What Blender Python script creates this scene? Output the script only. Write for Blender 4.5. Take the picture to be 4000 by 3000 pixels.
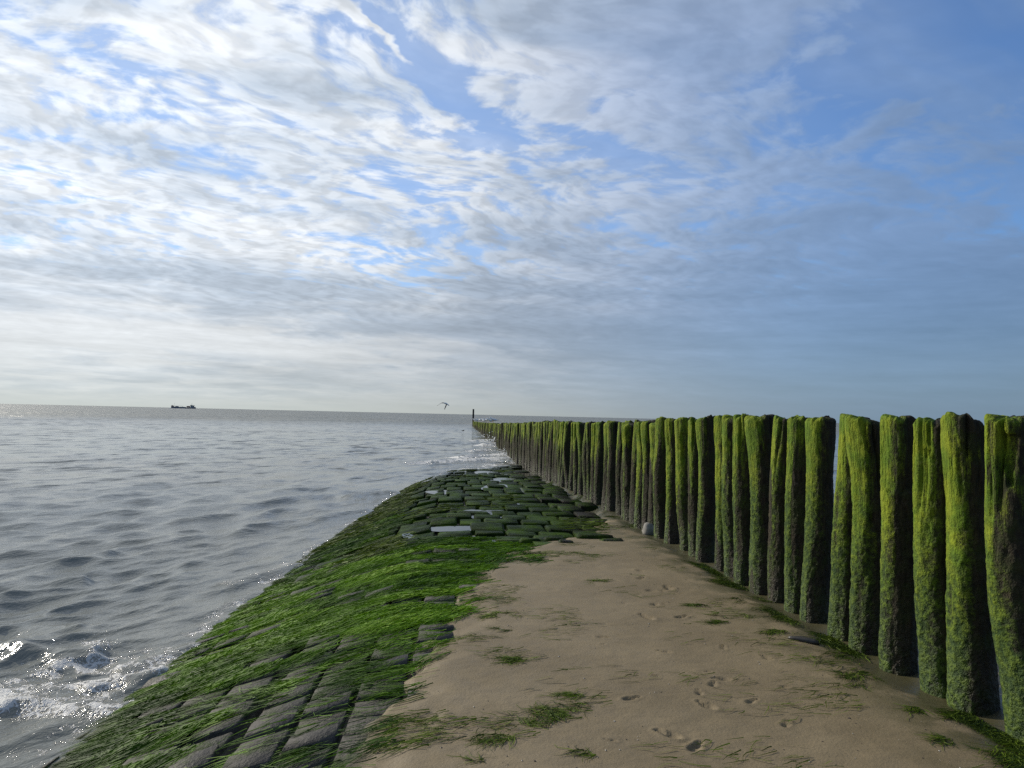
import bpy, math, random
import numpy as np
from mathutils import Matrix, Vector

scene = bpy.context.scene
for o in list(bpy.data.objects):
    bpy.data.objects.remove(o, do_unlink=True)
col = scene.collection
R = math.radians

# ------------------------------------------------------------------ camera
cam_d = bpy.data.cameras.new('camera')
cam_d.sensor_width = 36.0
cam_d.lens = 25.2
cam_d.clip_start = 0.05
cam_d.clip_end = 30000.0
cam = bpy.data.objects.new('camera', cam_d)
col.objects.link(cam)
cam.matrix_world = (Matrix.Translation((0, 0, 1.65)) @ Matrix.Rotation(R(92.5), 4, 'X')
                    @ Matrix.Rotation(R(1.32), 4, 'Z'))
scene.camera = cam

scene.view_settings.view_transform = 'Standard'
scene.view_settings.look = 'None'
scene.view_settings.gamma = 1.0
scene.view_settings.exposure = 0.0
scene.view_settings.use_curve_mapping = False

scene.cycles.use_denoising = False
scene.cycles.max_bounces = 4
scene.cycles.diffuse_bounces = 2
scene.cycles.glossy_bounces = 2
scene.cycles.transmission_bounces = 2
scene.cycles.sample_clamp_indirect = 4.0

SUN_AZ, SUN_EL = -54.0, 25.0          # degrees, azimuth from +Y (negative = left)
sdir = Vector((math.sin(R(SUN_AZ)) * math.cos(R(SUN_EL)),
               math.cos(R(SUN_AZ)) * math.cos(R(SUN_EL)), math.sin(R(SUN_EL))))
sun_d = bpy.data.lights.new('sun', 'SUN')
sun_d.energy = 4.6
sun_d.angle = R(0.6)
sun_d.color = (1.0, 0.93, 0.80)
sun = bpy.data.objects.new('sun', sun_d)
col.objects.link(sun)
sun.rotation_euler = sdir.to_track_quat('Z', 'Y').to_euler()

# ------------------------------------------------------------------ node expressions
class X:
    """a node socket that can be used in arithmetic"""
    def __init__(s, t, k): s.t, s.k = t, k
    def _m(s, op, *a, clamp=False):
        n = s.t.nodes.new('ShaderNodeMath'); n.operation = op; n.use_clamp = clamp
        for i, v in enumerate((s,) + a):
            if isinstance(v, X): s.t.links.new(v.k, n.inputs[i])
            else: n.inputs[i].default_value = v
        return X(s.t, n.outputs[0])
    def __add__(s, o): return s._m('ADD', o)
    __radd__ = __add__
    def __sub__(s, o): return s._m('SUBTRACT', o)
    def __rsub__(s, o): return (s * -1.0) + o
    def __mul__(s, o): return s._m('MULTIPLY', o)
    __rmul__ = __mul__
    def __truediv__(s, o): return s._m('DIVIDE', o)
    def __pow__(s, o): return s._m('POWER', o)
    def exp(s): return s._m('EXPONENT')
    def max(s, o): return s._m('MAXIMUM', o)
    def min(s, o): return s._m('MINIMUM', o)
    def abs(s): return s._m('ABSOLUTE')
    def asin(s): return s._m('ARCSINE')
    def atan2(s, o): return s._m('ARCTAN2', o)
    def step(s, a, b, c=0.0, d=1.0, kind='SMOOTHSTEP'):
        n = s.t.nodes.new('ShaderNodeMapRange'); n.interpolation_type = kind; n.clamp = True
        s.t.links.new(s.k, n.inputs['Value'])
        for nm, v in (('From Min', a), ('From Max', b), ('To Min', c), ('To Max', d)):
            if isinstance(v, X): s.t.links.new(v.k, n.inputs[nm])
            else: n.inputs[nm].default_value = v
        return X(s.t, n.outputs['Result'])

def node(t, typ, **kw):
    n = t.nodes.new(typ)
    for k, v in kw.items():
        setattr(n, k, v)
    return n
def link(t, v, inp):
    if isinstance(v, X): t.links.new(v.k, inp)
    elif isinstance(v, (tuple, list)):
        inp.default_value = tuple(v) + (1.0,) if len(v) == 3 and len(inp.default_value) == 4 else tuple(v)
    else: inp.default_value = v
def vec(t, x, y, z=0.0):
    n = t.nodes.new('ShaderNodeCombineXYZ')
    for i, v in enumerate((x, y, z)): link(t, v, n.inputs[i])
    return X(t, n.outputs[0])
def sep(t, v):
    n = t.nodes.new('ShaderNodeSeparateXYZ'); t.links.new(v.k, n.inputs[0])
    return [X(t, n.outputs[i]) for i in range(3)]
def noise(t, v, scale=1.0, detail=3.0, rough=0.5, dist=0.0, lac=2.0, color=False):
    n = node(t, 'ShaderNodeTexNoise')
    if v is not None: t.links.new(v.k, n.inputs['Vector'])
    n.inputs['Scale'].default_value = scale; n.inputs['Detail'].default_value = detail
    n.inputs['Roughness'].default_value = rough; n.inputs['Distortion'].default_value = dist
    n.inputs['Lacunarity'].default_value = lac
    return X(t, n.outputs['Color' if color else 'Fac'])
def voro(t, v, scale=1.0, feature='F1', out='Distance', rnd=1.0):
    n = node(t, 'ShaderNodeTexVoronoi', feature=feature)
    if v is not None: t.links.new(v.k, n.inputs['Vector'])
    n.inputs['Scale'].default_value = scale; n.inputs['Randomness'].default_value = rnd
    return X(t, n.outputs[out])
def mix(t, f, a, b):
    n = node(t, 'ShaderNodeMix', data_type='RGBA', clamp_factor=True)
    link(t, f, n.inputs[0]); link(t, a, n.inputs[6]); link(t, b, n.inputs[7])
    return X(t, n.outputs[2])
def vmul(t, v, s):
    n = node(t, 'ShaderNodeVectorMath', operation='MULTIPLY')
    t.links.new(v.k, n.inputs[0]); n.inputs[1].default_value = s
    return X(t, n.outputs[0])
def vadd(t, v, w):
    n = node(t, 'ShaderNodeVectorMath', operation='ADD')
    t.links.new(v.k, n.inputs[0])
    if isinstance(w, X): t.links.new(w.k, n.inputs[1])
    else: n.inputs[1].default_value = w
    return X(t, n.outputs[0])
def cscale(t, c, f):
    n = node(t, 'ShaderNodeVectorMath', operation='SCALE')
    t.links.new(c.k, n.inputs[0]); link(t, f, n.inputs['Scale'])
    return X(t, n.outputs[0])

# ------------------------------------------------------------------ sky
def make_world():
    w = bpy.data.worlds.new('World'); scene.world = w; w.use_nodes = True
    t = w.node_tree; t.nodes.clear()
    sky = node(t, 'ShaderNodeTexSky', sky_type='NISHITA', sun_disc=False)
    sky.sun_elevation = R(SUN_EL); sky.sun_rotation = R(SUN_AZ)
    sky.air_density = 1.0; sky.dust_density = 0.15; sky.ozone_density = 3.0
    blue = vmul(t, X(t, sky.outputs[0]), (0.088, 0.116, 0.150))
    tc = node(t, 'ShaderNodeTexCoord')
    d = X(t, tc.outputs['Generated'])
    dx, dy, dz = sep(t, d)
    up = dz.max(0.0)
    az = dx.atan2(dy) * (180 / math.pi)
    el = dz.max(-0.999).min(0.999).asin() * (180 / math.pi)
    # a cloud deck overhead, seen in perspective
    den = up + 0.13
    qx, qy = dx / den, dy / den
    sd = dx * sdir.x + dy * sdir.y + dz * sdir.z
    near = sd.step(-0.2, 0.93)                            # 1 towards the sun

    def blob(a0, e0, ha, he, tilt=0.0):
        c, s = math.cos(R(tilt)), math.sin(R(tilt))
        u = (az - a0) * (c / ha) + (el - e0) * (s / ha)
        v = (az - a0) * (-s / he) + (el - e0) * (c / he)
        return ((u * u + v * v) * -1.0).exp()

    q = vec(t, qx, qy, 0.0)
    warp = noise(t, q, 1.3, 3, 0.5, color=True)
    wq = vadd(t, q, cscale(t, vadd(t, warp, (-0.5, -0.5, -0.5)), 0.45))
    # streets of cloud run from front-left to back-right
    ca, sa = math.cos(R(-28)), math.sin(R(-28))
    wx, wy, _ = sep(t, wq)
    sx = wx * ca - wy * sa
    sy = wx * sa + wy * ca
    st = vec(t, sx * 0.8, sy * 1.05, 0.0)
    big = noise(t, st, 0.95, 3, 0.5)
    puff = noise(t, st, 11.0, 6, 0.56)
    # the same field a little nearer the sun, for the lit side of each puff
    puff2 = noise(t, vadd(t, st, (-0.028, 0.012, 0.0)), 11.0, 3, 0.55)
    mid = noise(t, vadd(t, st, (7.1, 3.3, 0)), 3.0, 4, 0.55)

    az0, el0 = az, el
    wob = noise(t, q, 4.0, 4, 0.62, color=True)
    w1, w2, _ = sep(t, wob)
    az = az + (w1 - 0.5) * 7.0
    el = el + (w2 - 0.5) * 5.5
    hole = (blob(-8.3, 26.2, 11.0, 1.75, -34) * 1.1 + blob(-6.5, 31.0, 4.0, 1.8, -25) * 0.7
            + blob(5.5, 21.0, 7.0, 0.8, -16) * 0.6
            + blob(30.0, 24.5, 7.5, 4.0, 10) * 0.75 + blob(46.0, 31.0, 20.0, 10.0, 0) * 1.05
            + blob(-31.0, 22.8, 6.5, 1.2, -10) * 0.75 + blob(-25.5, 19.4, 6.0, 1.2, -22) * 0.38
            + blob(-18.0, 28.5, 7.0, 1.4, -30) * 0.40
            + blob(-8.5, 16.5, 6.0, 1.2, -30) * 0.36 + blob(-9.0, 12.2, 5.5, 0.8, -5) * 0.45
            + blob(38.0, 15.5, 5.0, 2.5, 15) * 0.55)
    streak = blob(-12.4, 28.6, 4.8, 0.5, -36)
    veil = blob(27.0, 20.4, 7.0, 0.55, 15) + blob(17.0, 17.3, 6.0, 0.7, 14)
    az, el = az0, el0
    cover = 0.36 + (big - 0.5) * 0.75 - hole * 0.66 + streak * 0.85 + veil * 0.25
    low = el.step(13.0, 4.5)                              # towards the horizon the deck closes up
    soft = sd.step(0.72, 0.18)                            # smoother away from the sun
    thin = blob(11.0, 27.0, 12.0, 6.5, 0) * 0.22
    dens = cover + thin * 0.9 + (puff - 0.5) * (1.65 - low * 1.05 - soft * 0.55) + (mid - 0.5) * (0.6 - low * 0.25) + low * 0.22
    a = dens.step(-0.12, 0.38)
    thick = dens.step(0.1, 0.8)
    # thin veils everywhere
    ca2 = noise(t, vec(t, sx * 0.4, sy * 1.7, 4.0), 1.6, 4, 0.6)
    haze_v = ca2.step(0.34, 0.72) * 0.55 * (0.6 + soft * 0.4)
    a = (a * (1.0 - soft * 0.25 - thin * 1.5)).max(haze_v)
    lit = ((puff - puff2) * (6.0 - low * 5.0) * (1.0 - soft * 0.75) + 0.5).max(0.0).min(1.0)
    # greyer, thicker masses, drawn out into flat bars lower down
    bars = noise(t, vec(t, az * 0.045 + mid * 0.7, el * 0.30 + mid * 0.5, 2.0), 1.0, 4, 0.55)
    bars2 = noise(t, vec(t, az * 0.085, el * 0.95 + az * 0.02, 9.0), 1.0, 5, 0.6)
    lowm = el.step(16.0, 4.0)
    mass = blob(-20.0, 8.6, 24.0, 1.7, -5) * 0.16 + blob(-2.0, 9.5, 9.0, 2.2, -18) * 0.10 + blob(16.0, 11.0, 10.0, 3.5, 4) * 0.10 + blob(10.0, 6.5, 16.0, 2.6, -6) * 0.12 - blob(-32.0, 4.6, 20.0, 1.5, 0) * 0.18 - blob(-36.0, 10.6, 10.0, 1.0, 0) * 0.14
    grey = (mid * 0.55 + bars * 0.75 - 0.65 + mass).step(-0.14, 0.22)
    shade = (1.0 - thick * 0.12) * (0.85 + lit * 0.22) * (1.0 - grey * (0.34 - soft * 0.22))
    shade = shade * ((bars2 - 0.5) * lowm * 0.75 + 1.0)
    lum = (near * near * near * 0.60 + near * 0.14 + 0.30) * (1.0 - lowm * (0.24 - near * 0.20))
    cl_n = mix(t, near.step(0.3, 0.95), (0.66, 0.97, 1.53), (0.955, 1.0, 1.05))
    # grey parts lean to blue
    cl_n = mix(t, grey * 0.6, cl_n, mix(t, near, (0.60, 0.96, 1.60), (0.80, 1.0, 1.26)))
    cloud = cscale(t, cl_n, lum * shade)
    blue = mix(t, near * near * 0.34, blue, (0.62, 0.74, 0.88))
    c1 = mix(t, a, blue, cloud)
    # pale air along the horizon
    hz = (el.max(0.0) * -0.30).exp()
    hcol = cscale(t, mix(t, near.step(0.1, 0.8), (0.66, 0.98, 1.34), (0.97, 1.04, 0.99)), near * near * 0.36 + 0.265)
    c2 = mix(t, hz * 0.92, c1, hcol)
    bg = node(t, 'ShaderNodeBackground'); bg.inputs[1].default_value = 1.0
    t.links.new(c2.k, bg.inputs[0])
    out = node(t, 'ShaderNodeOutputWorld')
    t.links.new(bg.outputs[0], out.inputs[0])
    w.cycles.sampling_method = 'MANUAL'
    w.cycles.sample_map_resolution = 512
make_world()

# ------------------------------------------------------------------ helpers
_r = np.random.default_rng(11)
_P = np.tile(_r.permutation(256), 2)
_V = _r.random(256) * 2 - 1
def vn(x, y, z=0.0):
    """smooth value noise, -1..1"""
    x, y, z = np.broadcast_arrays(np.asarray(x, float), np.asarray(y, float), np.asarray(z, float))
    xi, yi, zi = np.floor(x).astype(int), np.floor(y).astype(int), np.floor(z).astype(int)
    fx, fy, fz = x - xi, y - yi, z - zi
    fx, fy, fz = [f * f * f * (f * (f * 6 - 15) + 10) for f in (fx, fy, fz)]
    def h(a, b, c): return _V[_P[(_P[(_P[(xi + a) & 255] + yi + b) & 255] + zi + c) & 255]]
    def l(a, b, f): return a + (b - a) * f
    return l(l(l(h(0,0,0), h(1,0,0), fx), l(h(0,1,0), h(1,1,0), fx), fy),
             l(l(h(0,0,1), h(1,0,1), fx), l(h(0,1,1), h(1,1,1), fx), fy), fz)
def fbm(x, y, z=0.0, o=3, g=0.5):
    s, a, n = 0.0, 1.0, 0.0
    for i in range(o):
        s = s + a * vn(x * 2**i + 13.7*i, y * 2**i + 5.1*i, z * 2**i if not np.isscalar(z) else z + 7.3*i)
        n += a; a *= g
    return s / n
def sm(x, a, b):
    t = np.clip((x - a) / (b - a), 0, 1)
    return t * t * (3 - 2 * t)

def mesh_np(name, V, F, smooth=True, attrs=None, mats=None):
    """V (n,3), F (m,4) or (m,3) arrays -> mesh"""
    me = bpy.data.meshes.new(name)
    V = np.ascontiguousarray(V, np.float32); F = np.ascontiguousarray(F, np.int32)
    k = F.shape[1]
    me.vertices.add(len(V)); me.vertices.foreach_set('co', V.ravel())
    me.loops.add(F.size); me.loops.foreach_set('vertex_index', F.ravel())
    me.polygons.add(len(F))
    me.polygons.foreach_set('loop_start', np.arange(0, F.size, k, dtype=np.int32))
    me.polygons.foreach_set('loop_total', np.full(len(F), k, np.int32))
    me.update(calc_edges=True)
    me.polygons.foreach_set('use_smooth', np.full(len(F), smooth, bool))
    for an, av in (attrs or {}).items():
        at = me.attributes.new(an, 'FLOAT', 'POINT')
        at.data.foreach_set('value', np.ascontiguousarray(av, np.float32).ravel())
    for m in (mats or []): me.materials.append(m)
    return me
def grid_faces(nr, nc, wrap=False):
    i, j = np.meshgrid(np.arange(nr - 1), np.arange(nc if wrap else nc - 1), indexing='ij')
    j2 = (j + 1) % nc
    return np.stack([i*nc + j, i*nc + j2, (i+1)*nc + j2, (i+1)*nc + j], -1).reshape(-1, 4)
def obj(name, data, parent=None, loc=None, label=None, cat=None, group=None, kind=None):
    o = bpy.data.objects.new(name, data); col.objects.link(o)
    if parent is not None: o.parent = parent
    if loc is not None: o.location = loc
    if label: o['label'] = label
    if cat: o['category'] = cat
    if group: o['group'] = group
    if kind: o['kind'] = kind
    return o

def mat(name):
    m = bpy.data.materials.new(name); m.use_nodes = True
    t = m.node_tree; t.nodes.clear()
    b = node(t, 'ShaderNodeBsdfPrincipled'); out = node(t, 'ShaderNodeOutputMaterial')
    t.links.new(b.outputs[0], out.inputs[0])
    return m, t, b
def attr(t, n):
    a = node(t, 'ShaderNodeAttribute', attribute_name=n)
    return X(t, a.outputs['Fac'])
def pos(t): return X(t, node(t, 'ShaderNodeNewGeometry').outputs['Position'])
def objco(t): return X(t, node(t, 'ShaderNodeTexCoord').outputs['Object'])
def bump(t, b, h, strength=1.0, dist=0.01):
    n = node(t, 'ShaderNodeBump'); n.inputs['Strength'].default_value = strength
    n.inputs['Distance'].default_value = dist
    t.links.new(h.k, n.inputs['Height']); t.links.new(n.outputs[0], b.inputs['Normal'])
def flat(name, c, rough=0.7, var=0.25, scale=8.0, spec=0.4):
    m, t, b = mat(name)
    n = noise(t, objco(t), scale, 4, 0.6)
    c2 = cscale(t, mix(t, 0.0, c, c), (n - 0.5) * (2 * var) + 1.0)
    link(t, c2, b.inputs['Base Color']); b.inputs['Roughness'].default_value = rough
    b.inputs['Specular IOR Level'].default_value = spec
    return m

# ------------------------------------------------------------------ lie of the land
# c: metres across, measured from a line parallel to the row of piles (piles at c = 3.1); s: metres along
SEA = -0.73
_ZS = np.array([-40, -10, 0, 4, 6.3, 9.8, 15, 20.5, 26, 30.7, 36, 50, 80, 200, 500.])
_ZZ = np.array([.45, .15, .04, 0, -.02, -.08, -.19, -.33, -.48, -.60, -.72, -1.10, -1.7, -3, -5.])
def z0(s):
    return (np.interp(s - .8, _ZS, _ZZ) + np.interp(s, _ZS, _ZZ) + np.interp(s + .8, _ZS, _ZZ)) / 3
def zstone(c, s):
    z = z0(s) - 0.33 * (np.sqrt((c + .50)**2 + .16) - (c + .50)) / 2 * sm(c, 3.2, .3)
    z = z - 0.062 * np.clip(3.1 - c, 0, 6) * sm(s, 22, 34)
    z = z - 0.22 * np.clip(c - 3.25, 0, 12)
    return np.maximum(z, -4.5)
_BS = np.array([0, 3.5, 4.0, 4.9, 5.3, 6.0, 7.5, 8.8, 9.9, 10.7, 11.6, 12.8, 14.5, 18, 60])
_BC = np.array([-.36, -.37, -.27, -.15, -.10, .10, .12, .62, 1.25, 2.05, 2.35, 2.75, 2.95, 3.1, 3.1])
def cedge(s): return np.interp(s, _BS, _BC)
prints = [(1.40,6.98,.12),(1.58,7.09,.13),(1.32,6.46,.10),(1.17,6.01,.13),(1.44,6.03,.12),(1.46,7.92,.10),(1.38,7.51,.10),
          (1.12,5.09,.07),(1.27,4.46,.08),(1.37,4.56,.09),(1.15,4.31,.07),(0.71,5.42,.06),(0.70,5.25,.05),(0.72,4.22,.08),(1.15,4.12,.10),
          (1.41,4.19,.08),(0.86,3.76,.10),(0.94,3.61,.10),(1.30,4.70,.05),(1.55,5.2,.08),(0.45,6.9,.05),(1.05,6.45,.05),(1.62,6.9,.06),
          (1.80,5.0,.07),(1.7,4.45,.06),(0.95,4.6,.05),(2.0,4.3,.06),(1.25,6.75,.05),(1.5,3.9,.08),(0.55,3.7,.05)]
def sand_z(x, y, detail=True):
    c = x + 0.074 * y
    s = y
    z = zstone(c, s)
    n = fbm(x * 1.3, y * 1.3, 3.0, 4)
    e = c - cedge(s) + 0.16 * n + 0.10 * vn(x * 5, y * 5, 8.0)
    e = np.where(s > 30, e - (s - 30) * .2, e)
    z = z + np.where(e > 0, 0.022 * sm(e, 0, .25) + 0.012, np.maximum(-0.055 - .035 * sm(s, 9.3, 10.5), 0.012 + e * 0.45))
    z = z + 0.018 * fbm(x * .8, y * .8, 1.0, 2)
    dry = sm(e, -.05, .3)
    z = z - 0.07 * np.exp(-((c + 1.245) / .045)**2) * sm(s, 8.5, 7.0)
    # a scoured trough along the foot of the piles
    z = z - 0.05 * np.exp(-((c - 3.0) / .22)**2) * dry
    # soft relief, prints and scuffs
    near = (np.hypot(x, y) < 13)
    rel = 0.0028 * fbm(x * 6, y * 9, 5.0, 3) * dry + 0.0012 * vn(x * 22, y * 26, 2.0) * dry
    z = z + rel
    for k, (px, py, r) in enumerate(prints if detail else ()):
        r = r * .75
        a = (k * 1.7) % 3.1
        for part in ((0, 0, 1.0), (r * .9 * math.cos(a), r * .9 * math.sin(a), .62)):
            dx_, dy_ = x - px - part[0], y - py - part[1]
            u = (dx_ * math.cos(a) + dy_ * math.sin(a)) / (r * .62 * part[2])
            v = (-dx_ * math.sin(a) + dy_ * math.cos(a)) / (r * .36 * part[2])
            q = np.sqrt(u * u + v * v) + 0.35 * vn(x * 14, y * 14, k * 3.1)
            z = z + np.where(near, (-0.026 * sm(q, 1.2, .5) + 0.008 * np.exp(-((q - 1.45) / .35)**2)) * (r / .11), 0)
    return z
def land(x, y):
    return zstone(x + 0.074 * y, y)

# ------------------------------------------------------------------ sand
def steps(r, r1, f):
    out = [r]
    while r < r1:
        r = r + f(r); out.append(r)
    return out
def sand_material():
    m, t, b = mat('wet_sand')
    p = pos(t)
    g = noise(t, p, 420, 2, 0.6)
    n1 = noise(t, p, 1.1, 5, 0.6)
    n2 = noise(t, p, 7.0, 4, 0.6)
    base = mix(t, (n1 * .6 + noise(t, p, .45, 3, .5) * .4).step(.38, .62), (0.138, 0.104, 0.056), (0.180, 0.138, 0.079))
    base = cscale(t, base, (n2 - .5) * .30 + 1.0)
    base = cscale(t, base, (g - .5) * .55 + 1.0)
    px, py, pz = sep(t, p)
    dark = voro(t, p, 26, rnd=1.0).step(.10, .05) * noise(t, p, 3.0, 2).step(.5, .62)
    base = mix(t, dark * .55, base, (0.05, 0.045, 0.03))
    pale = voro(t, vadd(t, p, (3, 1, 7)), 41).step(.10, .05) * noise(t, vadd(t, p, (5, 5, 0)), 2.0, 2).step(.5, .65)
    base = mix(t, pale * .7, base, (0.45, 0.40, 0.32))
    # wetter and greener close to the piles and to the stones
    c = px + py * 0.074
    wet = (c - 3.05).abs().step(.95, .15) * (noise(t, p, 3.0, 4, .6) + (c - 3.05).abs().step(.35, .0) * .3).step(.36, .58)
    base = mix(t, wet * .75, base, (0.030, 0.034, 0.013))
    far = py.step(8.5, 14) * noise(t, p, 2.3, 4, .6).step(.35, .62)
    base = mix(t, far * .7, base, (0.024, 0.030, 0.012))
    base = mix(t, (c - py.step(5.0, 9.0, -.30, .35)).step(-.02, -.22) * .85, base, (0.020, 0.021, 0.013))
    sub = pz.step(-0.50, -0.74)
    base = mix(t, sub * .8, base, (0.05, 0.045, 0.03))
    link(t, base, b.inputs['Base Color'])
    link(t, n2.step(.2, .8, .62, .82) - wet * .3, b.inputs['Roughness'])
    b.inputs['Specular IOR Level'].default_value = 0.35
    bump(t, b, g * .35 + noise(t, p, 60, 3, .6) * 1.0, 0.55, 0.006)
    return m
th = np.concatenate([np.arange(-180, -44, 5), np.arange(-44, 52, .2), np.arange(52, 180, 5)])
rr = np.array([0.3, .8, 1.3, 1.8, 2.2] + steps(2.5, 12, lambda r: max(.011, r*r/1300)) + steps(12.3, 60, lambda r: r*.022) + steps(62, 420, lambda r: r*.1))
TH, RR = np.meshgrid(np.radians(th), rr)
sx_, sy_ = RR * np.sin(TH), RR * np.cos(TH)
V = np.stack([sx_, sy_, sand_z(sx_, sy_)], -1).reshape(-1, 3)
sand = obj('sand', mesh_np('sand', V, grid_faces(len(rr), len(th), True), mats=[sand_material()]), kind='structure')

# ------------------------------------------------------------------ sea
_w = np.random.default_rng(5)
NW = 76
wl = np.exp(_w.uniform(np.log(.16), np.log(2.4), NW)); wl[:6] = [2.6, 3.3, 4.1, 1.9, 3.0, 1.5]
wd = -0.45 + _w.normal(0, .46, NW); wd[:6] = -0.5 + _w.normal(0, .3, 6)
wp = _w.uniform(0, 6.283, NW)
wsl = np.interp(wl, [.16, .5, 1.2, 2.0, 4.2], [.066, .074, .052, .016, .012]) * np.exp(_w.normal(0, .2, NW))
def pl_dist(x, y, pts):
    d = np.full(np.shape(x), 1e9); u = np.zeros(np.shape(x))
    n = len(pts) - 1
    for i in range(n):
        (ax, ay), (bx, by) = pts[i], pts[i + 1]
        l2 = (bx - ax)**2 + (by - ay)**2
        tt = np.clip(((x - ax) * (bx - ax) + (y - ay) * (by - ay)) / l2, 0, 1)
        dd = np.hypot(x - ax - tt * (bx - ax), y - ay - tt * (by - ay))
        u = np.where(dd < d, (i + tt) / n, u); d = np.minimum(d, dd)
    return d, u
def sea_surface(x, y, sp):
    dep = SEA - land(x, y)
    att = 0.10 + 0.90 * sm(dep, 0.02, 0.75)
    grp = 0.85 + 0.55 * fbm(x * .09, y * .09, 2.0, 2)
    z = np.zeros_like(x); hx = np.zeros_like(x); hy = np.zeros_like(x)
    for l, d, p, s in zip(wl, wd, wp, wsl):
        k = 2 * math.pi / l; a = s / k
        w = np.clip((l / sp - 2.5) / 3.0, 0, 1) * grp * (att if l > .6 else (.35 + .65 * att))
        if not w.any(): continue
        ph = k * (x * math.cos(d) + y * math.sin(d)) + p + .8 * vn(x * .25 / l, y * .25 / l, p)
        z += a * w * np.sin(ph)
        ch = -a * w * np.cos(ph) * 0.9
        hx -= ch * math.cos(d); hy -= ch * math.sin(d)
    foam = np.zeros_like(x)
    n1 = fbm(x * 5, y * 5, 4.0, 4); n2 = fbm(x * 16, y * 16, 9.0, 3)
    # the little breaker at the left, and its wash
    for pts, h, wdt, fm in (
            ([(-5.6, 7.0), (-4.82, 6.94), (-4.45, 6.84), (-4.03, 6.78), (-3.75, 6.95)], .10, .20, .18),
            ([(-4.9, 5.35), (-4.05, 5.90), (-3.98, 6.12), (-3.93, 6.42), (-3.70, 6.52)], .06, .18, .85),
            ([(-4.12, 7.30), (-3.90, 7.02), (-3.72, 6.72)], .03, .13, .55),
            ([(-4.25, 5.62), (-3.47, 5.78), (-3.08, 5.67), (-2.92, 5.84)], .055, .14, .95),
            ([(-3.62, 6.1), (-3.2, 6.3), (-3.0, 6.55)], .05, .13, .7),
            ([(-3.55, 6.5), (-3.25, 6.85), (-3.05, 7.35)], .05, .12, .8),
            ([(-3.32, 6.15), (-3.05, 6.45), (-2.95, 6.8)], .03, .10, .6),
            ([(-6.9, 9.0), (-6.2, 9.45), (-5.6, 9.9)], .10, .28, 0.0),
            ([(-5.4, 7.6), (-4.9, 7.76), (-4.5, 7.9)], .06, .16, 0.0),
            ([(-4.7, 19.7), (-3.98, 20.6), (-3.25, 21.3)], .13, .35, .22),
            ([(-4.4, 15.6), (-3.7, 16.7), (-3.3, 17.4)], .08, .25, .15),
            ([(-3.9, 9.6), (-3.35, 10.5), (-3.2, 11.2)], .06, .18, .30),
            ([(-4.4, 34.3), (-2.4, 36.3), (-0.9, 38.6), (-.2, 39.8)], .12, .50, .85),
            ([(-2.9, 39.2), (-1.3, 41.6), (-.2, 42.8)], .12, .50, .80),
            ([(-2.6, 46.0), (-1.2, 47.6)], .12, .50, .6),
            ([(-1.9, 55.0), (-1.25, 56.5)], .25, .8, 1.0),
            ([(-3.2, 64), (-2.2, 66)], .15, .8, .7)):
        d, u = pl_dist(x + .06 * n1, y + .06 * n1, pts)
        e = np.exp(-(d / wdt)**2) * sm(u, -.02, .12) * sm(u, 1.02, .88)
        z += h * e * (1 + .25 * n1)
        if fm: foam = np.maximum(foam, fm * np.exp(-(d / (wdt * 1.25))**2) * np.clip(.75 + 1.1 * n1 + .8 * n2, 0, 1.3))
    # torn foam over the wash
    wash = np.exp(-(((x + 3.35) / .75)**2 + ((y - 6.35) / .85)**2)**1.5)
    foam = np.maximum(foam, wash * np.clip(.18 + 1.7 * n1 + 1.0 * n2, 0, 1) * .85)
    # swash line along the stones
    sw = np.exp(-((dep - .05) / .05)**2) * np.clip(.2 + 1.5 * n1 + .7 * n2, 0, 1) * .7
    foam = np.maximum(foam, np.where(y < 60, sw, 0))
    # round the far piles
    rowd = np.abs(x + .074 * y - 3.1) + np.where(y < 36, 9, 0)
    foam = np.maximum(foam, np.exp(-(rowd / .35)**2) * np.clip(fbm(x * .7, y * .35, 3, 2) * 2 - .1, 0, 1))
    foam = np.clip(foam * np.interp(np.hypot(x, y), [15, 35], [1.0, 1.7]), 0, 1.5)
    z += foam * (.007 * n2 + .004) * (sp < .1)
    return x + hx, y + hy, SEA + z, foam
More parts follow.
